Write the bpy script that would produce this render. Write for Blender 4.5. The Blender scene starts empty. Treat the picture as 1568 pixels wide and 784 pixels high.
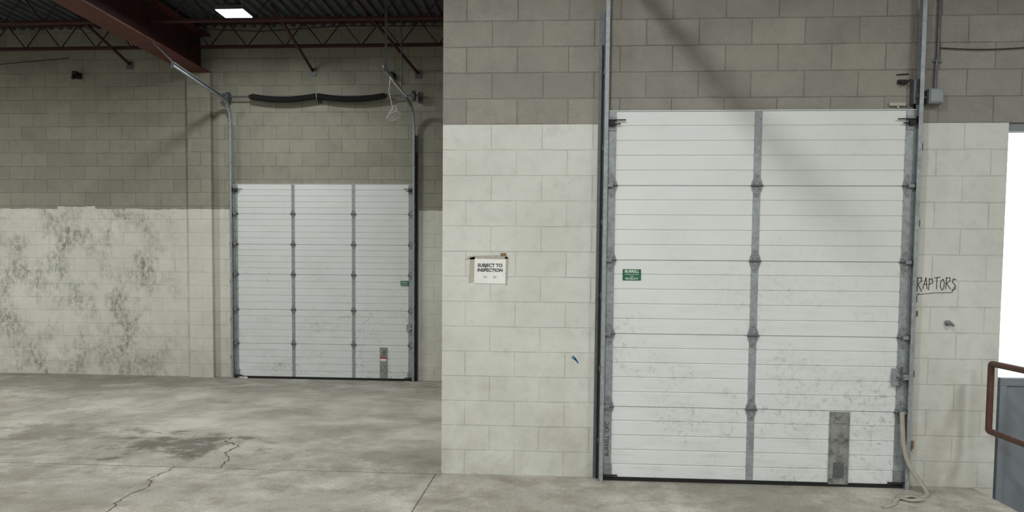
import bpy, math, random
from mathutils import Vector, Matrix
random.seed(4)
SC=bpy.context.scene
try:
    SC.view_settings.view_transform='Standard'
    SC.view_settings.look='None'
except Exception: pass
COL=bpy.context.collection

# ------------------------------------------------------------ materials
def newmat(name):
    m=bpy.data.materials.new(name); m.use_nodes=True
    nt=m.node_tree; b=nt.nodes['Principled BSDF']
    return m,nt,b
def srgb(r,g,b):
    f=lambda c:((c/255+0.055)/1.055)**2.4 if c/255>0.04045 else c/255/12.92
    return (f(r),f(g),f(b),1)
class N:
    def __init__(s,nt): s.nt=nt
    def n(s,t,**kw):
        x=s.nt.nodes.new(t)
        for k,v in kw.items(): setattr(x,k,v)
        return x
    def l(s,a,b): s.nt.links.new(a,b)
    def math(s,op,a,b=None,c=None,clamp=False):
        x=s.n('ShaderNodeMath',operation=op); x.use_clamp=clamp
        for i,q in enumerate((a,b,c)):
            if q is None: continue
            if isinstance(q,(int,float)): x.inputs[i].default_value=q
            else: s.l(q,x.inputs[i])
        return x.outputs[0]
    def mix(s,fac,a,b,mode='MIX'):
        x=s.n('ShaderNodeMix',data_type='RGBA',blend_type=mode)
        for i,q in ((0,fac),(6,a),(7,b)):
            if isinstance(q,(int,float)): x.inputs[i].default_value=q
            elif isinstance(q,tuple): x.inputs[i].default_value=q
            else: s.l(q,x.inputs[i])
        return x.outputs[2]
    def noise(s,vec,scale,detail=4,rough=.6,dist=0):
        x=s.n('ShaderNodeTexNoise'); x.inputs['Scale'].default_value=scale
        x.inputs['Detail'].default_value=detail; x.inputs['Roughness'].default_value=rough
        x.inputs['Distortion'].default_value=dist
        if vec is not None: s.l(vec,x.inputs['Vector'])
        return x.outputs['Fac']
    def ramp(s,v,lo,hi,a=0.,b=1.):
        x=s.n('ShaderNodeMapRange'); s.l(v,x.inputs[0])
        x.inputs[1].default_value=lo;x.inputs[2].default_value=hi;x.inputs[3].default_value=a;x.inputs[4].default_value=b
        return x.outputs[0]
    def coords(s):
        tc=s.n('ShaderNodeTexCoord'); sp=s.n('ShaderNodeSeparateXYZ'); s.l(tc.outputs['Object'],sp.inputs[0])
        return tc.outputs['Object'],sp.outputs[0],sp.outputs[1],sp.outputs[2]
    def vec(s,x,y,z=0.):
        c=s.n('ShaderNodeCombineXYZ')
        for i,q in enumerate((x,y,z)):
            if isinstance(q,(int,float)): c.inputs[i].default_value=q
            else: s.l(q,c.inputs[i])
        return c.outputs[0]

def block_mat(name,axis='X',paint=2.8,stains=0.0,off=0.0,ragged=0.0,rawc=(134,132,124),paintc=(203,203,196),grime=0.5,jd=.42):
    m,nt,b=newmat(name); k=N(nt)
    co,X,Y,Z=k.coords()
    H=k.math('ADD',X if axis=='X' else Y,off)
    wob=k.noise(co,3.0,2)
    v3=k.vec(k.math('ADD',H,k.ramp(wob,0,1,-.006,.006)),k.math('ADD',Z,k.ramp(wob,0,1,-.005,.005)),0.)
    br=k.n('ShaderNodeTexBrick'); br.offset=.5; br.squash=1
    k.l(v3,br.inputs['Vector'])
    for kk,vv in (('Scale',1.),('Mortar Size',.005),('Mortar Smooth',.5),('Bias',0.),('Brick Width',.4),('Row Height',.2)):
        br.inputs[kk].default_value=vv
    br.inputs['Color1'].default_value=(0.3,.3,.3,1); br.inputs['Color2'].default_value=(.7,.7,.7,1); br.inputs['Mortar'].default_value=(.5,.5,.5,1)
    fac=br.outputs['Fac']
    n1=k.noise(co,1.3,5,.65); n2=k.noise(co,9,6,.7); n3=k.noise(co,110,3,.6); n4=k.noise(co,3.3,6,.7,.4)
    bw=k.n('ShaderNodeRGBToBW'); k.l(br.outputs['Color'],bw.inputs[0])
    rc=srgb(*rawc); dk=tuple(c*.76 for c in rc[:3])+(1,); lt=tuple(c*1.3 for c in rc[:3])+(1,)
    raw=k.mix(bw.outputs[0],dk,lt)
    raw=k.mix(k.ramp(n2,.4,.75,0,.45),raw,dk)
    raw=k.mix(k.ramp(n3,.52,.72,0,.5),raw,tuple(c*.48 for c in rc[:3])+(1,))
    raw=k.mix(k.ramp(n1,.48,.7,0,.45),raw,lt)
    raw=k.mix(k.ramp(n4,.5,.75,0,.4),raw,tuple(c*.6 for c in rc[:3])+(1,))
    raw=k.mix(k.math('MULTIPLY',fac,k.ramp(n4,.3,.6,.25,.75)),raw,tuple(c*.42 for c in rc[:3])+(1,))
    pc=srgb(*paintc); pd=(pc[0]*.76,pc[1]*.76,pc[2]*.74,1)
    pt=k.mix(bw.outputs[0],(pc[0]*.95,pc[1]*.95,pc[2]*.94,1),tuple(min(1,c*1.04) for c in pc[:3])+(1,))
    pt=k.mix(k.ramp(n1,.38,.7,0,.6),pt,pd)
    pt=k.mix(k.ramp(n2,.5,.8,0,.55*grime),pt,(pc[0]*.58,pc[1]*.57,pc[2]*.54,1))
    pt=k.mix(k.ramp(n3,.6,.75,0,.3),pt,(pc[0]*.5,pc[1]*.5,pc[2]*.48,1))
    pt=k.mix(k.math('MULTIPLY',fac,k.ramp(n4,.4,.64,.04,jd)),pt,(pc[0]*.36,pc[1]*.355,pc[2]*.33,1))
    low=k.math('MULTIPLY',k.ramp(Z,0.,1.3,1,0),k.ramp(n4,.38,.65,0,.6))
    pt=k.mix(k.math('MAXIMUM',low,0.),pt,(pc[0]*.56,pc[1]*.53,pc[2]*.47,1))
    if stains>0:
        st=k.noise(k.vec(k.math('MULTIPLY',H,1.0),k.math('MULTIPLY',Z,.7),0.),2.2,5,.65,.0)
        msk=k.math('MULTIPLY',k.ramp(st,.45,.62,0,stains),k.ramp(k.noise(k.vec(X,0.,k.math('MULTIPLY',Z,.6)),16,6,.78),.42,.58,.05,1),clamp=True)
        msk=k.math('MULTIPLY',msk,k.ramp(X,-5.8,-6.3,.1,1),clamp=True)
        pt=k.mix(msk,pt,(pc[0]*.36,pc[1]*.36,pc[2]*.345,1))
    edge=k.math('ADD',Z,k.ramp(k.noise(co,5,3,.6),.3,.7,-ragged,ragged))
    if ragged: edge=k.math('SUBTRACT',edge,k.math('MULTIPLY',k.math('LESS_THAN',k.math('ABSOLUTE',k.math('ADD',X,7.45)),.3),.04))
    pf=k.math('LESS_THAN',edge,paint)
    col=k.mix(pf,raw,pt)
    k.l(col,b.inputs['Base Color'])
    b.inputs['Roughness'].default_value=.85
    hgt=k.math('SUBTRACT',k.math('ADD',k.math('MULTIPLY',n3,.25),k.math('MULTIPLY',n2,.2)),k.math('MULTIPLY',fac,1.0))
    bp=k.n('ShaderNodeBump'); bp.inputs['Strength'].default_value=.6; bp.inputs['Distance'].default_value=.005
    k.l(hgt,bp.inputs['Height']); k.l(bp.outputs[0],b.inputs['Normal'])
    return m

def plain(name,c,rough=.5,metal=0.,var=.2,scale=12,bump=0.,dirt=None):
    m,nt,b=newmat(name); k=N(nt); co,X,Y,Z=k.coords()
    c=srgb(*c); n=k.noise(co,scale,4,.65)
    col=k.mix(k.ramp(n,.3,.7,0,1),tuple(x*(1-var) for x in c[:3])+(1,),tuple(min(1,x*(1+var)) for x in c[:3])+(1,))
    if dirt:
        n2=k.noise(co,dirt[1],6,.7); col=k.mix(k.ramp(n2,.5,.7,0,dirt[2]),col,srgb(*dirt[0]))
    k.l(col,b.inputs['Base Color']); b.inputs['Roughness'].default_value=rough; b.inputs['Metallic'].default_value=metal
    if bump:
        bp=k.n('ShaderNodeBump'); bp.inputs['Strength'].default_value=.5; bp.inputs['Distance'].default_value=bump
        k.l(n,bp.inputs['Height']); k.l(bp.outputs[0],b.inputs['Normal'])
    return m
def door_mat():
    m,nt,b=newmat('white_door_enamel'); k=N(nt); co,X,Y,Z=k.coords()
    c=srgb(210,213,211); n=k.noise(co,1.6,5,.65); n2=k.noise(co,22,6,.75,.6); n3=k.noise(k.vec(X,k.math('MULTIPLY',Z,5.)),3,6,.7)
    col=k.mix(k.ramp(n,.35,.7,0,.4),c,srgb(194,197,193))
    lowm=k.ramp(Z,.1,2.0,1,.1)
    col=k.mix(k.math('MULTIPLY',k.math('MULTIPLY',k.ramp(n2,.52,.68,0,.75),k.ramp(n,.47,.58,0,1)),lowm,clamp=True),col,srgb(112,111,104))
    col=k.mix(k.math('MULTIPLY',k.ramp(n3,.5,.75,0,.45),lowm,clamp=True),col,srgb(160,158,149))
    k.l(col,b.inputs['Base Color']); b.inputs['Roughness'].default_value=.45
    return m
def floor_mat():
    m,nt,b=newmat('concrete_slab'); k=N(nt); co,X,Y,Z=k.coords()
    n1=k.noise(co,.55,6,.65,.4); n2=k.noise(co,3.2,7,.7,.2); n3=k.noise(co,60,4,.7); n4=k.noise(co,1.1,8,.72,.3)
    col=k.mix(k.ramp(n1,.38,.62,0,1),srgb(139,135,123),srgb(172,168,157))
    col=k.mix(k.ramp(n4,.48,.64,0,.7),col,srgb(206,202,191))
    col=k.mix(k.ramp(n2,.46,.66,0,.65),col,srgb(116,109,94))
    col=k.mix(k.ramp(n3,.46,.7,0,.55),col,srgb(96,91,80))
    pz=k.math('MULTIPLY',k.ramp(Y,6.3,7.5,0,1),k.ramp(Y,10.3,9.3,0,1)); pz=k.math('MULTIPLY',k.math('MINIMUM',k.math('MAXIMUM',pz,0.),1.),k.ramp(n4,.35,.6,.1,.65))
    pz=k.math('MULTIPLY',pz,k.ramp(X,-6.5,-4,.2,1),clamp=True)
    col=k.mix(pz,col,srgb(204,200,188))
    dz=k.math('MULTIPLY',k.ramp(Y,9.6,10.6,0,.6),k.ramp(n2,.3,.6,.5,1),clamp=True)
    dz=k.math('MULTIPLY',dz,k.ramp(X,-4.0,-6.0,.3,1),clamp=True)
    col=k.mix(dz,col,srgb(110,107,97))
    dx=k.math('DIVIDE',k.math('ADD',X,3.52),.78); dy=k.math('DIVIDE',k.math('SUBTRACT',Y,6.72),.68)
    d=k.math('SQRT',k.math('ADD',k.math('MULTIPLY',dx,dx),k.math('MULTIPLY',dy,dy)))
    d=k.math('ADD',d,k.ramp(n2,.3,.7,.8,-.6))
    col=k.mix(k.ramp(d,.4,.85,.72,0),col,srgb(78,72,61))
    dx=k.math('DIVIDE',k.math('ADD',X,5.0),1.2); dy=k.math('DIVIDE',k.math('SUBTRACT',Y,7.1),.55)
    d=k.math('ADD',k.math('SQRT',k.math('ADD',k.math('MULTIPLY',dx,dx),k.math('MULTIPLY',dy,dy))),k.ramp(n2,.3,.7,.8,-.6))
    col=k.mix(k.ramp(d,.4,.95,.42,0),col,srgb(96,90,78))
    def line(c,pos,w): return k.math('LESS_THAN',k.math('ABSOLUTE',k.math('SUBTRACT',c,pos)),w)
    wob=k.ramp(n3,.3,.7,-.006,.006)
    Yw=k.math('ADD',Y,wob); Xw=k.math('ADD',X,wob)
    j=k.math('MULTIPLY',line(Yw,5.95,.007),k.math('LESS_THAN',X,-.95))
    j=k.math('MAXIMUM',j,k.math('MULTIPLY',line(Xw,-1.0,.006),k.math('LESS_THAN',Y,5.95)))
    j=k.math('MAXIMUM',j,k.math('MULTIPLY',line(Xw,-6.2,.006),1.))
    j=k.math('MAXIMUM',j,line(Yw,.5,.006))
    col=k.mix(k.math('MULTIPLY',j,.75),col,srgb(70,65,56))
    o=k.math('MULTIPLY',k.math('MULTIPLY',line(Yw,8.45,.03),k.math('LESS_THAN',X,-6.6)),k.ramp(n2,.4,.6,.1,.6))
    col=k.mix(o,col,srgb(190,150,110))
    k.l(col,b.inputs['Base Color'])
    k.l(k.ramp(n1,.3,.7,.45,.75),b.inputs['Roughness'])
    bp=k.n('ShaderNodeBump'); bp.inputs['Strength'].default_value=.4; bp.inputs['Distance'].default_value=.004
    k.l(k.math('SUBTRACT',k.math('ADD',n2,n3),k.math('MULTIPLY',j,3.)),bp.inputs['Height']); k.l(bp.outputs[0],b.inputs['Normal'])
    return m
def emis(name,c,s):
    m,nt,b=newmat(name); b.inputs['Emission Color'].default_value=c; b.inputs['Emission Strength'].default_value=s
    return m

M_front=block_mat('block_wall_near','X',2.8,0,off=.17,rawc=(138,135,126),grime=.8)
M_far=block_mat('block_wall_far','X',2.55,1.0,off=.1,ragged=.012,rawc=(138,136,123),paintc=(208,207,198))
M_side=block_mat('block_wall_side','Y',2.8)
M_pil=block_mat('block_pilaster','X',2.55,0,off=5.63,rawc=(138,136,123),paintc=(208,207,198))
M_floor=floor_mat(); M_door=door_mat()
M_galv=plain('galvanised_steel',(142,148,150),.5,.25,.2,30,dirt=((88,88,86),9,.45))
M_hinge=plain('zinc_hinge_steel',(124,128,129),.5,.25,.3,40)
M_galvd=plain('dark_galvanised_steel',(92,96,98),.5,.4,.25,30)
M_plate=plain('scuffed_steel_plate',(140,142,138),.45,.3,.2,25,dirt=((45,45,45),12,.8))
M_black=plain('black_rubber',(13,13,14),.7,0,.3)
M_red=plain('red_oxide_steel',(84,40,32),.65,.1,.35,8)
M_reddk=plain('dark_red_steel',(56,25,23),.7,.1,.3,8)
M_deck=plain('steel_deck',(80,85,88),.6,.3,.25,4)
M_rail=plain('brown_rail_paint',(82,54,45),.5,.1,.25,14)
M_paper=plain('white_paper',(222,222,218),.8,0,.04,8)
M_tape=plain('grey_tape',(164,160,149),.6,0,.15,20)
M_btape=plain('brown_tape',(120,98,72),.6,0,.1)
M_green=plain('green_label',(22,92,58),.5,0,.1)
M_white=plain('white_print',(225,230,225),.6,0,.02)
M_ink=plain('black_ink',(20,20,20),.7,0,.05)
M_redl=plain('red_label',(170,40,36),.5,0,.1)
M_blue=plain('blue_marker',(40,92,130),.7,0,.1)
M_strap=plain('webbing_strap',(158,153,141),.9,0,.12,10)
M_cable=plain('white_cable',(200,200,195),.5,0,.05)
M_crack=plain('crack_shadow',(68,61,52),.95,0,.3)
M_grey=plain('grey_gate_paint',(118,124,130),.6,.1,.12,3,dirt=((85,90,95),2.5,.5))
M_out=plain('outdoor_concrete',(190,188,182),.9,0,.1,2)
M_plas=plain('grey_box_paint',(122,128,131),.5,.1,.08)
M_lamp=emis('lamp_lens',(1,1,1,1),14)

# ------------------------------------------------------------ mesh builder
class MB:
    def __init__(s): s.v=[];s.f=[];s.m=[];s.sm=[]
    def add(s,vs,fs,m=0,smooth=False):
        o=len(s.v); s.v+=[tuple(v) for v in vs]
        for f in fs: s.f.append([i+o for i in f]); s.m.append(m); s.sm.append(smooth)
    def box(s,x0,x1,y0,y1,z0,z1,m=0):
        s.add([(x0,y0,z0),(x1,y0,z0),(x1,y1,z0),(x0,y1,z0),(x0,y0,z1),(x1,y0,z1),(x1,y1,z1),(x0,y1,z1)],
              [(0,3,2,1),(4,5,6,7),(0,1,5,4),(1,2,6,5),(2,3,7,6),(3,0,4,7)],m)
    def tube(s,pts,r,n=8,m=0,smooth=True,rs=None):
        pts=[Vector(p) for p in pts]; vs=[];L=len(pts)
        up=None
        for i,p in enumerate(pts):
            t=(pts[min(i+1,L-1)]-pts[max(i-1,0)]).normalized()
            if up is None:
                a=Vector((0,0,1)) if abs(t.z)<.9 else Vector((0,1,0))
                up=(a-t*a.dot(t)).normalized()
            else: up=(up-t*up.dot(t)).normalized()
            b=t.cross(up); rr=rs[i] if rs else r
            for j in range(n):
                a=2*math.pi*(j+.5)/n; vs.append(p+up*math.cos(a)*rr+b*math.sin(a)*rr)
        fs=[]
        for i in range(L-1):
            for j in range(n):
                fs.append((i*n+j,i*n+(j+1)%n,(i+1)*n+(j+1)%n,(i+1)*n+j))
        s.add(vs,fs,m,smooth); s.add(vs[:n],[tuple(range(n))[::-1]],m); s.add(vs[-n:],[tuple(range(n))],m)
    def prism(s,poly,y0,y1,m=0):   # poly in XZ
        n=len(poly); vs=[(x,y0,z) for x,z in poly]+[(x,y1,z) for x,z in poly]
        fs=[tuple(range(n)),tuple(range(n,2*n))[::-1]]+[(i,i+n,(i+1)%n+n,(i+1)%n) for i in range(n)]
        s.add(vs,fs,m)
    def sweep(s,path,prof,x0,m=0):  # path in YZ, prof (dx,dn)
        L=len(path);n=len(prof);vs=[]
        for i,(y,z) in enumerate(path):
            a=path[max(i-1,0)];b=path[min(i+1,L-1)]
            ty,tz=b[0]-a[0],b[1]-a[1];l=math.hypot(ty,tz);ty/=l;tz/=l
            ny,nz=tz,-ty
            for dx,dn in prof: vs.append((x0+dx,y+ny*dn,z+nz*dn))
        fs=[(i*n+j,i*n+(j+1)%n,(i+1)*n+(j+1)%n,(i+1)*n+j) for i in range(L-1) for j in range(n)]
        fs+=[tuple(range(n)),tuple(range((L-1)*n,L*n))[::-1]]
        s.add(vs,fs,m)
    def ribbon(s,pts,wv,m=0,th=.0015):
        vs=[]
        for i in range(len(pts)):
            p=Vector(pts[i]); w=Vector(wv[i] if isinstance(wv[0],(tuple,list)) else wv); vs+=[p-w/2,p+w/2]
        s.add(vs,[(2*i,2*i+1,2*i+3,2*i+2) for i in range(len(pts)-1)],m,True)
    def stroke(s,pts,w,y,m=0,wy=.0012):
        for (ax,az),(bx,bz) in zip(pts,pts[1:]):
            dx,dz=bx-ax,bz-az;l=math.hypot(dx,dz) or 1;nx,nz=-dz/l*w/2,dx/l*w/2;ex,ez=dx/l*w*.3,dz/l*w*.3
            s.prism([(ax-ex+nx,az-ez+nz),(ax-ex-nx,az-ez-nz),(bx+ex-nx,bz+ez-nz),(bx+ex+nx,bz+ez+nz)],y-wy,y-.0002,m)
    def obj(s,name,mats,parent=None,bevel=0):
        me=bpy.data.meshes.new(name); me.from_pydata(s.v,[],s.f)
        for mt in mats: me.materials.append(mt)
        for p,mi,sm in zip(me.polygons,s.m,s.sm): p.material_index=mi; p.use_smooth=sm
        me.update()
        import bmesh
        bm=bmesh.new(); bm.from_mesh(me); bmesh.ops.recalc_face_normals(bm,faces=bm.faces); bm.to_mesh(me); bm.free()
        o=bpy.data.objects.new(name,me); COL.objects.link(o)
        if parent: o.parent=parent
        if bevel:
            b=o.modifiers.new('bevel','BEVEL'); b.width=bevel; b.segments=2; b.limit_method='ANGLE'
        return o
def empty(name):
    o=bpy.data.objects.new(name,None); COL.objects.link(o); o.empty_display_size=.1; return o
def text(name,body,x,y,z,size,mat,parent,align='CENTER',rot=0,bold=0.0,sx=1):
    c=bpy.data.curves.new(name,'FONT'); c.body=body; c.size=size; c.align_x=align; c.align_y='CENTER'; c.offset=bold
    c.extrude=.0003; c.materials.append(mat)
    o=bpy.data.objects.new(name,c); COL.objects.link(o); o.location=(x,y,z); o.rotation_euler=(math.pi/2,rot,0); o.scale=(sx,1,1); o.parent=parent
    return o

YN,YF=5.97,11.12; T=.2
XC=-.957; ZC=5.25
# ------------------------------------------------------------ shell
b=MB()
b.box(XC,.375,YN,YN+T,0,ZC+.1); b.box(.375,2.61,YN,YN+T,2.84,ZC+.1); b.box(2.61,3.35,YN,YN+T,-1.2,ZC+.1)
b.box(3.35,4.6,YN,YN+T,2.8,ZC+.1); b.box(4.6,6.2,YN,YN+T,-1.2,ZC+.1)
b.obj('wall_front',[M_front])
b=MB()
b.box(-12,-4.9,YF,YF+T,0,ZC+.1); b.box(-4.9,-2.26,YF,YF+T,2.87,ZC+.1); b.box(-2.26,XC,YF,YF+T,0,ZC+.1)
b.obj('wall_far',[M_far])
b=MB(); b.box(XC,XC+T,YN+T,YF+T,0,ZC+.1); b.obj('wall_side',[M_side])
b=MB(); b.box(-12.2,-12,-8,YF+T,0,ZC+.1); b.obj('wall_left',[M_side])
b=MB(); b.box(6.0,6.2,-8,YN,-1.2,ZC+.1); b.obj('wall_right',[M_side])
b=MB(); b.box(-12.2,6.2,-8.2,-8,0,ZC+.1); b.obj('wall_back',[M_front])
b=MB(); b.box(-5.63,-5.27,YF-.09,YF,0,4.57); b.obj('trim_1',[M_pil])
b=MB()
b.box(-12,3.2,-8,YN,-.3,0); b.box(-12,XC,YN,YF,-.3,0); b.box(XC,3.2,YN,YN+T,-.3,0); b.box(-4.95,-2.2,YF,YF+T,-.3,0)
b.box(3.2,6.0,-8,3.6,-.3,0)
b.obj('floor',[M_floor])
b=MB(); b.box(3.0,6.0,3.4,YN,-1.4,-1.2); b.box(3.0,3.19,3.6,YN,-1.2,-.3); b.box(3.2,6,3.41,3.59,-1.2,-.3); b.obj('floor_ramp_well',[M_out])
b=MB(); b.box(-14,20,YF+.25,40,-1.5,-1.3); b.box(XC+T+.02,20,YN+T+.02,YF+.25,-1.5,-1.3); b.obj('ground_outside',[M_out])
def deck(b,x0,x1,y0,y1,z):
    x=x0; prof=[]
    while x<x1:
        prof+= [(x,z),(x+.045,z),(x+.065,z+.045),(x+.13,z+.045)]; x+=.15
    prof.append((x1,z))
    n=len(prof); vs=[(p,y0,q) for p,q in prof]+[(p,y1,q) for p,q in prof]
    b.add(vs,[(i,i+1,n+i+1,n+i) for i in range(n-1)])
b=MB(); deck(b,-12,6,-8,YN,ZC); deck(b,-12,XC,YN,YF,ZC); b.box(-12.2,6.2,-8.2,YN+T,ZC+.1,ZC+.2); b.box(-12.2,XC+T,YN+T,YF+T,ZC+.1,ZC+.2)
b.obj('ceiling',[M_deck])

# ------------------------------------------------------------ roof steel
b=MB()
bx0,bx1,bz=-5.63,-5.29,4.57
b.box(bx0,bx1,-8,YF,bz,bz+.02); b.box(-5.47,-5.45,-8,YF,bz+.02,5.12,1); b.box(bx0,bx1,-8,YF,5.12,5.14)
b.obj('steel_roof_beam',[M_red,M_reddk])
def joist(x0,x1):
    b=MB(); z0,z1=4.85,5.22
    for zz in (z0,z1-.03):
        b.box(x0,x1,-.04,-.006,zz,zz+.03,0); b.box(x0,x1,.006,.04,zz,zz+.03,0)
    n=max(2,round((x1-x0)/.55)); d=(x1-x0)/n
    for i in range(n):
        a=x0+i*d; b.tube([(a,0,z1-.015),(a+d/2,0,z0+.015),(a+d,0,z1-.015)],.011,6,0)
    return b
jl=joist(-12,-5.5).obj('steel_roof_joist',[M_reddk]).data
jr=joist(-5.42,XC).obj('steel_roof_joist',[M_reddk]).data
jw=joist(-5.42,6).obj('steel_roof_joist',[M_reddk]).data
for n in list(COL.objects):
    if n.name.startswith('steel_roof_joist'): bpy.data.objects.remove(n)
y=10.77
while y>-8:
    o=bpy.data.objects.new('steel_roof_joist',jl);COL.objects.link(o);o.location.y=y
    o=bpy.data.objects.new('steel_roof_joist',jr if y>YN else jw);COL.objects.link(o);o.location.y=y
    y-=1.13
for pts in ([(-2.6,9.3,5.0),(-2.15,YF-.01,4.55)],[(-3.72,9.5,5.0),(-3.73,YF-.01,4.6)],[(-6.55,10.0,5.0),(-6.55,YF-.01,4.72)]):
    b=MB(); b.tube(pts,.02,4,0,False); e=pts[-1]; b.box(e[0]-.05,e[0]+.05,YF-.015,YF,e[2]-.07,e[2]+.04,1)
    b.obj('steel_wall_brace',[M_reddk,M_galvd])
b=MB(); b.tube([(-12,10.2,5.05),(-9,10.2,5.0),(-5.7,10.2,5.06)],.012,6,0)
b.tube([(-5.2,10.3,4.98),(-4.2,10.3,4.93),(-3,10.3,4.99),(-1.0,10.3,4.96)],.008,6,0); b.tube([(-5.2,9.0,4.95),(-1.0,9.0,4.95)],.014,6,0)
b.tube([(-12,10.95,4.55),(-9.5,10.95,4.62),(-7.4,10.95,4.78)],.006,6,0)
b.obj('ceiling_service_cables',[M_ink])

# ------------------------------------------------------------ lamps
def lamp(x,y,z,w,d,power):
    b=MB(); b.box(x-w/2,x+w/2,y-d/2,y+d/2,z,z+.05,0); b.box(x-w/2+.01,x+w/2-.01,y-d/2+.01,y+d/2-.01,z-.006,z,1)
    b.box(x-.08,x+.08,y-.06,y+.06,z+.05,z+.11,0)
    b.tube([(x-w/2+.05,y,z+.05),(x-w/2+.05,y,ZC-.01)],.003,6,0);b.tube([(x+w/2-.05,y,z+.05),(x+w/2-.05,y,ZC-.01)],.003,6,0)
    o=b.obj('high_bay_light',[M_galvd,M_lamp])
    l=bpy.data.lights.new('lamp_glow','AREA'); l.shape='RECTANGLE'; l.size=w*.95; l.size_y=d*.9; l.energy=power; l.color=(.975,1,.99)
    lo=bpy.data.objects.new('lamp_glow',l); COL.objects.link(lo); lo.location=(x,y,z-.012); lo.parent=o
lamp(-4.08,9.2,4.80,.36,.3,58)
lamp(-.45,2.3,5.0,.2,.4,140)
lamp(-5.2,2.6,4.80,.8,.6,230)
lamp(4.4,1.2,4.80,.8,.6,150)
lamp(-9.3,6.5,4.80,.9,.6,260)
lamp(-2.6,-3.4,4.80,.8,.6,300)
lamp(2.8,-4.2,4.80,.8,.6,280)

# ------------------------------------------------------------ sectional doors
def hinge(b,x,z,yf,w,h,m=2):
    hw=w/2;hh=h/2
    b.prism([(x-hw,z+.004),(x+hw,z+.004),(x+hw,z+hh*.3),(x+hw*.3,z+hh),(x-hw*.3,z+hh),(x-hw,z+hh*.3)],yf-.007,yf-.002,m)
    b.prism([(x-hw,z-.004),(x-hw,z-hh*.3),(x-hw*.3,z-hh),(x+hw*.3,z-hh),(x+hw,z-hh*.3),(x+hw,z-.004)],yf-.007,yf-.002,m)
    b.tube([(x-hw*1.15,yf-.011,z),(x+hw*1.15,yf-.011,z)],.008,8,1)
    for sx,sz in ((-.5,.25),(.5,.25),(0,.75),(-.5,-.25),(.5,-.25),(0,-.75)):
        b.tube([(x+sx*hw,yf-.006,z+sz*hh),(x+sx*hw,yf-.012,z+sz*hh)],.0045,6,1)
def sect_door(name,x0,x1,yf,joints,strips,stiles,tl,tr,hw,hh,gap=None):
    root=empty(name)
    prof=[]
    for za,zb in zip(joints,joints[1:]):
        h=(zb-za)/strips; prof.append((za,.012)); prof.append((za+.004,.0))
        for i in range(strips):
            a=za+i*h
            if i: prof+=[(a-.004,0),(a-.002,.006),(a+.002,.006),(a+.009,.0)]
        prof+=[(zb-.004,0),(zb-.0005,.012)]
    n=len(prof)
    b=MB(); vs=[(x0,yf+d,z) for z,d in prof]+[(x1,yf+d,z) for z,d in prof]
    b.add(vs,[(i,i+1,n+i+1,n+i) for i in range(n-1)])
    b.box(x0,x1,yf+.013,yf+.045,joints[0],joints[-1],0)
    b.box(x0-.005,x1+.005,yf-.003,yf+.045,joints[-1],joints[-1]+.006,0)
    b.obj('panels',[M_door],root)
    b=MB()
    for sa,sb in stiles:
        for za,zb in zip(joints,joints[1:]):
            b.box(sa,sb,yf-.003,yf+.001,za+.003,zb-.003,0)
    b.obj('stiles',[M_galv],root)
    b=MB()
    g0=x0 if gap is None else gap
    b.box(g0,x1,yf-.006,yf+.04,.0,joints[0]+.008,0); b.box(x0,x1,yf-.008,yf+.0,joints[0]+.004,joints[0]+.016,0)
    b.obj('bottom_seal',[M_black],root)
    b=MB()
    for i,(sa,sb) in enumerate(stiles):
        c=(sa+sb)/2
        for z in joints[1:-1]:
            hinge(b,c,z,yf,hw,hh,2)
            if i==0: 
                b.tube([(c,yf-.02,z),(tl+.02,yf-.02,z)],.006,6,1); b.tube([(tl+.012,yf-.02,z),(tl+.03,yf-.02,z)],.02,12,3)
                b.box(c-hw*.5,c+hw*.1,yf-.03,yf-.006,z-.014,z+.014,2)
            if i==len(stiles)-1:
                b.tube([(c,yf-.02,z),(tr-.02,yf-.02,z)],.006,6,1); b.tube([(tr-.012,yf-.02,z),(tr-.03,yf-.02,z)],.02,12,3)
                b.box(c-hw*.1,c+hw*.5,yf-.03,yf-.006,z-.014,z+.014,2)
    for s,xe,tx in ((1,x0,tl),(-1,x1,tr)):
        zt=joints[-1]-.1
        xa,xb=sorted((xe+s*.01,xe+s*.07)); b.box(xa,xb,yf-.008,yf-.002,zt-.05,zt+.06,2)
        xa,xb=sorted((xe+s*.015,xe+s*.055)); b.box(xa,xb,yf-.035,yf-.008,zt-.015,zt+.02,3)
        b.tube([(xe+s*.14,yf-.022,zt+.03),(tx+s*.012,yf-.022,zt+.03)],.005,6,3); b.tube([(xe+s*.1,yf-.022,zt),(tx+s*.012,yf-.022,zt)],.005,6,3)
        b.tube([(tx+s*.012,yf-.022,zt+.03),(tx+s*.03,yf-.022,zt+.03)],.02,12,3)
        xa,xb=sorted((xe+s*.005,xe+s*.075)); b.box(xa,xb,yf-.008,yf-.002,joints[0]+.01,joints[0]+.12,2)
        b.tube([(xe+s*.12,yf-.02,joints[0]+.03),(tx+s*.012,yf-.02,joints[0]+.03)],.007,6,3)
    b.obj('hinges_and_rollers',[M_galv,M_galvd,M_hinge,M_ink],root)
    return root
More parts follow.
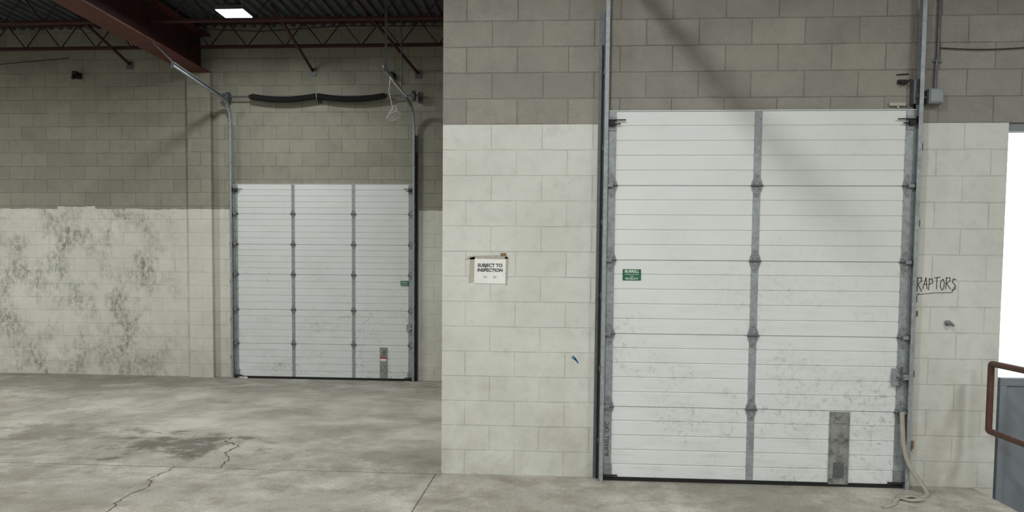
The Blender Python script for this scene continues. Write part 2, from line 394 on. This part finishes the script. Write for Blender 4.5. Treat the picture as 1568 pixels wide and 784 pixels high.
def track(x,side,yf,ztop,yend,zend,yw,hang,rad=.38,aw=.045,shadow_angle=False,door=None):
    s=side; prof=[(0,-.028),(s*.03,-.028),(s*.03,-.024),(s*.004,-.024),(s*.004,.024),(s*.03,.024),(s*.03,.028),(0,.028)]
    yc=yf-.02; path=[(yc,.0),(yc,ztop)]
    for i in range(1,10):
        a=i/10*math.pi/2*.96; path.append((yc-rad*(1-math.cos(a)),ztop+rad*math.sin(a)))
    path.append((yend,zend))
    root=empty('roller_track'); root.parent=door
    b=MB(); b.sweep(path,prof,x,0); b.obj('channel',[M_galv],root)
    b=MB()
    xa,xb=sorted((x,x-s*.004)); b.box(xa,xb,yf-.035,yw,0.,ztop-.05,0)
    xa,xb=sorted((x-s*.004,x-s*aw)); b.box(xa,xb,yw-.005,yw,0.,ztop-.05,0)
    z=.3
    while z<ztop:
        xa,xb=sorted((x-s*.004,x-s*.010)); b.box(xa,xb,yf-.045,yf+.01,z,z+.05,0)
        b.tube([(x-s*.010,yf-.02,z+.025),(x-s*.016,yf-.02,z+.025)],.008,6,0); z+=.57
    b.box(min(x-s*.012,x-s*.022),max(x-s*.012,x-s*.022),yw-.03,yw,.0,ztop-.3,1)
    b.box(min(x+s*.002,x+s*.028),max(x+s*.002,x+s*.028),yw-.018,yw,.0,2.95,1)
    b.obj('wall_angle',[M_galvd,M_black],root)
    b=MB()
    if shadow_angle:  # added angle above the view, there to widen the track's shadow on the wall
        y2=yc-rad; za=path[-2][1]
        b.prism([(x-s*.006,za+.0),(x-s*.002,za+.0),(x-s*.002,za+.07),(x-s*.006,za+.07)],yend,y2,0)
        b.box(min(x-s*.002,x+s*.03),max(x-s*.002,x+s*.03),yend,y2,za+.066,za+.07,0)
    if hang:
        b.box(x-.015,x+.015,yend+.02,yend+.025,zend-.04,ZC-.01,0); b.tube([(x,yend+.9,zend-.02),(x,yend+.9,ZC-.01)],.008,6,0)
    else:
        b.tube([(x-.01,yend+.1,zend+.02),(-5.31,yend+.1,4.57)],.009,5,0)
    b.box(x-.02,x+.02,yend-.002,yend+.004,zend-.04,zend+.04,0)
    b.obj('hangers',[M_galvd],root)
    return root

J=[.015+.5755*i for i in range(5)]+[2.885]
near=sect_door('door_1',.335,2.642,5.91,J,5,[(.345,.405),(1.452,1.508),(2.568,2.638)],.31,2.672,.078,.175)
track(.31,1,5.91,3.7,3.3,4.12,YN,True,shadow_angle=True,door=near); track(2.672,-1,5.91,3.7,3.3,4.12,YN,True,aw=.026,door=near)
JF=[.02,.535,1.05,1.58,2.03,2.485,2.925]
far=sect_door('door_2',-4.945,-2.215,11.06,JF,5,[(-4.94,-4.88),(-4.055,-4.005),(-3.135,-3.085),(-2.28,-2.22)],-4.98,-2.185,.068,.12,gap=-4.75)
track(-4.98,1,11.06,3.85,9.4,4.24,YF,False,.3,door=far); track(-2.185,-1,11.06,3.7,9.2,4.12,YF,True,.34,door=far)

b=MB(); x0,x1,z0,z1=2.078,2.23,.02,.585; yy=5.904
b.box(x0,x1,yy-.004,yy+.002,z0,z1,0); b.box(x0+.008,x0+.014,yy-.008,yy-.003,z0,z1,0); b.box(x1-.014,x1-.008,yy-.008,yy-.003,z0,z1,0)
b.box(x0+.03,x1-.03,yy-.014,yy-.003,z1-.085,z1-.07,0); b.box(x0+.035,x1-.035,yy-.006,yy-.003,z0+.05,z0+.17,1)
b.obj('lift_handle_plate',[M_plate,M_galvd],near)
b=MB(); b.box(2.53,2.6,5.88,5.905,.80,.93,0); b.box(2.56,2.655,5.868,5.882,.845,.885,0); b.tube([(2.585,5.86,.80),(2.585,5.86,.95)],.009,8,1)
b.tube([(2.56,5.872,.865),(2.56,5.845,.865),(2.60,5.845,.865)],.006,6,1); b.obj('slide_latch',[M_galv,M_galvd],near,.002)
b=MB(); b.box(.471,.613,5.9065,5.9095,1.583,1.67,0); b.obj('green_label',[M_green],near)
text('label_title','BURRELL',.542,5.906,1.652,.031,M_white,near,bold=.0004,sx=.9)
text('label_line_a','overhead door service',.542,5.906,1.630,.0115,M_white,near)
text('label_line_b','limited',.542,5.906,1.615,.0115,M_white,near)
text('label_line_c','905-555-0171',.542,5.906,1.596,.021,M_white,near,bold=.0002,sx=.85)
text('stile_scrawl','BURRELL  OFC',.372,5.905,.33,.042,M_ink,near,rot=-math.pi/2)
b=MB(); b.box(-2.71,-2.60,11.045,11.058,.05,.50,0); b.box(-2.70,-2.61,11.04,11.046,.335,.36,1); b.box(-2.70,-2.61,11.04,11.046,.30,.33,2); b.box(-2.68,-2.63,11.025,11.05,.44,.455,0)
b.obj('lift_handle_plate',[M_plate,M_redl,M_paper],far)
b=MB(); b.box(-2.395,-2.275,11.045,11.052,1.43,1.50,0); b.obj('green_label',[M_green],far)
text('label_title','BURRELL',-2.335,11.044,1.475,.026,M_white,far,sx=.9); text('label_line','905-555-0171',-2.335,11.044,1.447,.017,M_white,far)
b=MB(); b.box(-2.30,-2.235,11.02,11.05,.75,.85,0); b.box(-2.28,-2.19,11.01,11.025,.78,.81,0); b.obj('slide_latch',[M_galv],far)

root=empty('torsion_spring_assembly'); ys=10.98; zs=4.2
b=MB(); b.tube([(-5.08,ys,zs),(-2.08,ys,zs)],.013,8,0)
for xe in (-5.04,-3.63,-2.12):
    b.prism([(xe-.03,zs-.08),(xe+.03,zs-.08),(xe+.03,zs+.08),(xe-.03,zs+.08)],YF-.015,YF-.002,0); b.box(xe-.004,xe+.004,ys-.03,YF-.005,zs-.05,zs+.05,0)
for xe in (-4.97,-2.19): b.tube([(xe-.02,ys,zs),(xe+.02,ys,zs)],.07,16,0)
b.obj('shaft_and_drums',[M_galvd],root)
b=MB()
for xa,xb in ((-4.62,-3.65),(-3.61,-2.62)):
    n=140; pts=[];rs=[]
    for i in range(n+1):
        t=i/n; pts.append((xa+(xb-xa)*t,ys,zs-.045*math.sin(math.pi*t))); rs.append(.046 if i%2 else .04)
    b.tube(pts,.045,12,0,False,rs); b.tube([(xa-.03,ys,zs),(xa+.02,ys,zs)],.03,10,0); b.tube([(xb-.02,ys,zs),(xb+.03,ys,zs)],.03,10,0)
b.obj('springs',[M_black],root)

b=MB(); cx_,cy_,cz_=-2.18,9.45,4.1
b.tube([(cx_+.0,cy_,cz_),(cx_-.02,cy_,cz_-.2),(cx_+.03,cy_,cz_-.42)],.006,6,0)
for q in range(4):
    pts=[]
    for i in range(15):
        a=2*math.pi*i/14; pts.append((cx_+.04+(.05+.02*q)*math.cos(a)*(.8),cy_+.02*math.sin(a+q),cz_-.45-.04*q*.5+(.07-.008*q)*math.sin(a)+.03*math.cos(a)))
    b.tube(pts,.005,5,0)
b.tube([(cx_-.1,cy_,cz_+.12),(cx_+.05,cy_,cz_-.1),(cx_+.14,cy_+.3,cz_-.2)],.01,6,0)
b.obj('hanging_cable',[M_cable])
for x,z in ((-7.35,4.55),(-2.52,4.5)):
    b=MB(); b.box(-.04,.04,-.11,-.012,-.04,.04,0); b.box(-.03,.03,-.15,-.11,-.01,.05,0); b.tube([(0,-.13,0),(0,-.17,-.07)],.025,10,0)
    o=b.obj('emergency_lamp_head',[M_ink]); o.location=(x,YF+.008,z)

root=empty('paper_sign'); yp=YN-.003
b=MB(); b.prism([(-.70,1.548),(-.45,1.545),(-.447,1.74),(-.697,1.743)],yp-.001,yp+.0005,0); b.obj('sheet',[M_paper],root)
b=MB()
b.prism([(-.775,1.735),(-.74,1.765),(-.44,1.775),(-.43,1.745)],yp+.0005,yp+.0025,0)
b.prism([(-.745,1.55),(-.70,1.56),(-.695,1.76),(-.735,1.75)],yp+.0005,yp+.0025,0)
b.prism([(-.455,1.76),(-.425,1.76),(-.435,1.53),(-.45,1.54)],yp+.0005,yp+.0025,0)
b.prism([(-.49,1.765),(-.445,1.765),(-.445,1.79),(-.49,1.79)],yp-.002,yp-.001,1)
b.obj('tape',[M_tape,M_btape],root)
text('line_a','SUBJECT TO',-.573,yp-.002,1.69,.036,M_ink,root,bold=.0012)
text('line_b','INSPECTION',-.573,yp-.002,1.652,.036,M_ink,root,bold=.0012)
text('line_c','[o]        [o]',-.573,yp-.002,1.60,.022,M_galvd,root)

L={'R':[[(0,0),(0.05,1)],[(-.05,.95),(.5,1),(.6,.75),(.1,.5),(.65,0)]],
'A':[[(0,0),(.4,1),(.6,0)],[(.1,.4),(.6,.4)]],
'P':[[(0,0),(.1,1)],[(.0,.95),(.5,.95),(.55,.6),(.08,.5)]],
'T':[[(.3,0),(.35,1)],[(-.05,.95),(.8,1.05)]],
'O':[[(.3,0),(.02,.3),(.1,.8),(.4,.95),(.6,.6),(.5,.15),(.3,0)]],
'S':[[(.6,.9),(.2,1),(.1,.7),(.5,.45),(.55,.1),(.0,.0)]]}
b=MB(); x=2.724
for i,ch in enumerate('RAPTORS'):
    h=.088 if i else .105; zb=1.532+(.008 if i%2 else 0)-(.01 if i==0 else 0)
    for st in L[ch]: b.stroke([(x+p*.053,zb+q*h) for p,q in st],.0055,YN)
    x+=.0425
b.stroke([(2.74,1.505),(2.725,1.495),(2.86,1.51),(2.985,1.515),(3.0,1.56)],.0045,YN)
b.obj('graffiti_lettering',[M_ink])
b=MB(); b.stroke([(.095,.975),(.115,.955),(.135,.925)],.012,YN); b.stroke([(.085,.965),(.12,.94)],.007,YN); b.obj('blue_marker_smudge',[M_blue])

b=MB(); b.box(2.722,2.83,5.89,YN,2.93,3.04,0); b.box(2.73,2.822,5.883,5.89,2.938,3.032,0); b.tube([(2.722,5.94,2.985),(2.705,5.94,2.985)],.01,8,0)
b.obj('electrical_junction_box',[M_plas],None,.003)
b=MB(); b.tube([(2.79,5.95,3.04),(2.79,5.95,3.18),(2.80,5.95,3.3),(2.81,5.95,5.24)],.011,8,0)
for z in (3.25,3.75): b.box(2.775,2.835,5.955,YN,z,z+.02,0)
b.obj('electrical_conduit',[M_galvd])
b=MB(); b.tube([(2.82+.05*i,5.955,3.355-.012*math.sin(i/24*math.pi*2)-.0004*i) for i in range(50)],.004,6,0); b.obj('low_voltage_cable',[M_black])
b=MB(); b.box(2.615,2.665,5.90,YN,2.93,3.11,0); b.box(2.63,2.66,5.885,5.90,2.97,3.0,0); b.obj('steel_splice_bracket',[M_galvd],near)
b=MB(); b.box(2.52,2.585,5.945,YN,3.09,3.12,0); b.tube([(2.53,5.95,3.105),(2.56,5.93,3.08),(2.60,5.93,3.115)],.008,6,0); b.tube([(2.51,5.96,3.16),(2.6,5.96,3.165)],.004,6,0); b.obj('loose_cable_clip',[M_ink])
b=MB(); b.box(2.46,2.58,5.945,YN,2.925,2.95,0); b.box(2.52,2.535,5.95,YN,2.905,2.93,0); b.obj('door_header_plate',[M_tape],near)
b=MB(); b.box(2.94,2.98,YN-.010,YN,1.262,1.30,0); b.tube([(2.945,YN-.005,1.285),(2.965,YN-.05,1.275)],.014,10,0); b.tube([(2.965,YN-.05,1.275),(2.985,YN-.045,1.262)],.010,8,1); b.obj('air_hose_coupling',[M_plas,M_plas],None,.002)
b=MB(); b.box(2.715,2.735,YN-.01,YN,1.33,1.37,0); b.box(2.71,2.74,YN-.012,YN,.30,.36,0); b.obj('wall_anchor_stub',[M_btape])

P=[(2.60,5.865,.60),(2.605,5.855,.48),(2.615,5.85,.36),(2.64,5.84,.24),(2.69,5.83,.14),(2.745,5.80,.06),(2.755,5.76,.02),(2.72,5.70,.006),(2.64,5.66,.006),(2.55,5.68,.010),(2.49,5.62,.014),(2.54,5.53,.02),(2.62,5.56,.024),(2.58,5.64,.02),(2.46,5.58,.01),(2.40,5.48,.006),(2.33,5.42,.006),(2.28,5.38,.006)]
def smooth(P,k=8):
    Q=[]
    for i in range(len(P)-1):
        p0,p1,p2,p3=[Vector(P[max(0,min(len(P)-1,i+d))]) for d in (-1,0,1,2)]
        for s in range(k):
            t=s/k; Q.append(.5*((2*p1)+(-p0+p2)*t+(2*p0-5*p1+4*p2-p3)*t*t+(-p0+3*p1-3*p2+p3)*t**3))
    Q.append(Vector(P[-1])); return Q
def strap(P,width,k=8):
    Q=smooth(P,k); Wd=[]
    for i,q in enumerate(Q):
        t=(Q[min(i+1,len(Q)-1)]-Q[max(i-1,0)]).normalized()
        up=Vector((0,-.3,1)).lerp(Vector((0,-1,0)),max(0,min(1,(q.z-.03)/.1)))
        w=t.cross(up).normalized()*width
        if Wd and w.dot(Vector(Wd[-1]))<0: w=-w
        Wd.append(tuple(w))
    b=MB(); b.ribbon([tuple(q) for q in Q],Wd,0); o=b.obj('webbing_strap',[M_strap])
    sm=o.modifiers.new('thick','SOLIDIFY'); sm.thickness=.002
strap(P,.034)
strap([(-2.3,10.93,.01),(-2.1,10.86,.008),(-1.9,10.9,.012),(-1.75,10.8,.008),(-1.6,10.86,.012),(-1.45,10.8,.008)],.06)

def crack(pts,w,name='floor_crack'):
    R=random.Random(len(pts)*7+int(w*1e4)); out=[]
    for (ax,ay),(bx,by) in zip(pts,pts[1:]):
        n=max(3,int(math.hypot(bx-ax,by-ay)/.04))
        for i in range(n):
            t=i/n; out.append((ax+(bx-ax)*t+R.uniform(-.018,.018),ay+(by-ay)*t+R.uniform(-.018,.018)))
    out.append(pts[-1]); b=MB(); L_=[];
    for i,(x,y) in enumerate(out):
        a=out[max(0,i-1)];c=out[min(len(out)-1,i+1)];dx,dy=c[0]-a[0],c[1]-a[1];l=math.hypot(dx,dy) or 1
        ww=w*R.uniform(.3,1)/2; L_+= [(x-dy/l*ww,y+dx/l*ww,.0012),(x+dy/l*ww,y-dx/l*ww,.0012)]
    b.add(L_,[(2*i,2*i+1,2*i+3,2*i+2) for i in range(len(out)-1)]); b.obj(name,[M_crack])
crack([(-3.17,5.95),(-3.2,5.6),(-3.08,5.35),(-3.12,5.1),(-3.03,4.78),(-3.1,4.4)],.012)
crack([(-3.2,7.08),(-3.18,6.9),(-2.97,6.72),(-3.0,6.5),(-2.86,6.25),(-2.80,5.97)],.016)
crack([(-4.2,7.3),(-3.9,7.15),(-3.7,7.18)],.009)

b=MB(); X=3.16; r=.023
def loop(pts): b.tube(pts,r,10,0)
def arc(c0,c1,c2,n=5):
    c0,c1,c2=Vector(c0),Vector(c1),Vector(c2)
    return [tuple((1-t)**2*c0+2*t*(1-t)*c1+t*t*c2) for t in [i/n for i in range(n+1)]]
path=[(X,2.2,1.0)]+arc((X,5.70,1.0),(X,5.72,1.0),(X,5.72,.98))+arc((X,5.72,.52),(X,5.72,.50),(X,5.70,.50))+[(X,2.2,.5)]
loop(path)
for yv in (4.7,3.5,2.2): loop([(X,yv,0),(X,yv,1.0)]); b.box(X-.05,X+.035,yv-.05,yv+.05,0,.01,0)
b.obj('guard_railing',[M_rail])
b=MB(); b.box(3.38,4.58,6.0,6.05,-1.2,.86,0); b.box(3.38,4.58,5.985,6.0,.80,.86,0); b.box(3.38,3.43,5.985,6.0,-1.2,.8,0); b.box(4.53,4.58,5.985,6.0,-1.2,.8,0); b.box(3.43,4.53,5.99,6.0,-.2,-.14,0)
b.obj('dock_half_gate',[M_grey],None,.003)
b=MB(); b.box(3.35,4.6,YN+.02,YN+.1,2.74,2.80,0); b.box(3.35,3.36,YN+.05,YN+.12,-1.2,2.74,0); b.box(4.59,4.6,YN+.05,YN+.12,-1.2,2.74,0); b.obj('trim_2',[M_plas])

# ------------------------------------------------------------ world + camera
w=bpy.data.worlds.new('overcast_sky'); SC.world=w; w.use_nodes=True
w.node_tree.nodes['Background'].inputs[0].default_value=(.93,.97,1,1); w.node_tree.nodes['Background'].inputs[1].default_value=2.8
th,p,r_=0.066,0.0535,0.0095
f=1150.; H=1.63
fwd=Vector((-math.sin(th)*math.cos(p),math.cos(th)*math.cos(p),-math.sin(p)))
r0=Vector((math.cos(th),math.sin(th),0)); u0=r0.cross(fwd)
R=r0*math.cos(r_)+u0*math.sin(r_); U=u0*math.cos(r_)-r0*math.sin(r_)
cam=bpy.data.cameras.new("camera"); co=bpy.data.objects.new("camera",cam); COL.objects.link(co)
M=Matrix((R,U,-fwd)).transposed().to_4x4(); M.translation=Vector((0,0,H)); co.matrix_world=M
cam.lens=36*f/1568; cam.shift_y=(480-392)/1568; cam.clip_start=.05
SC.camera=co
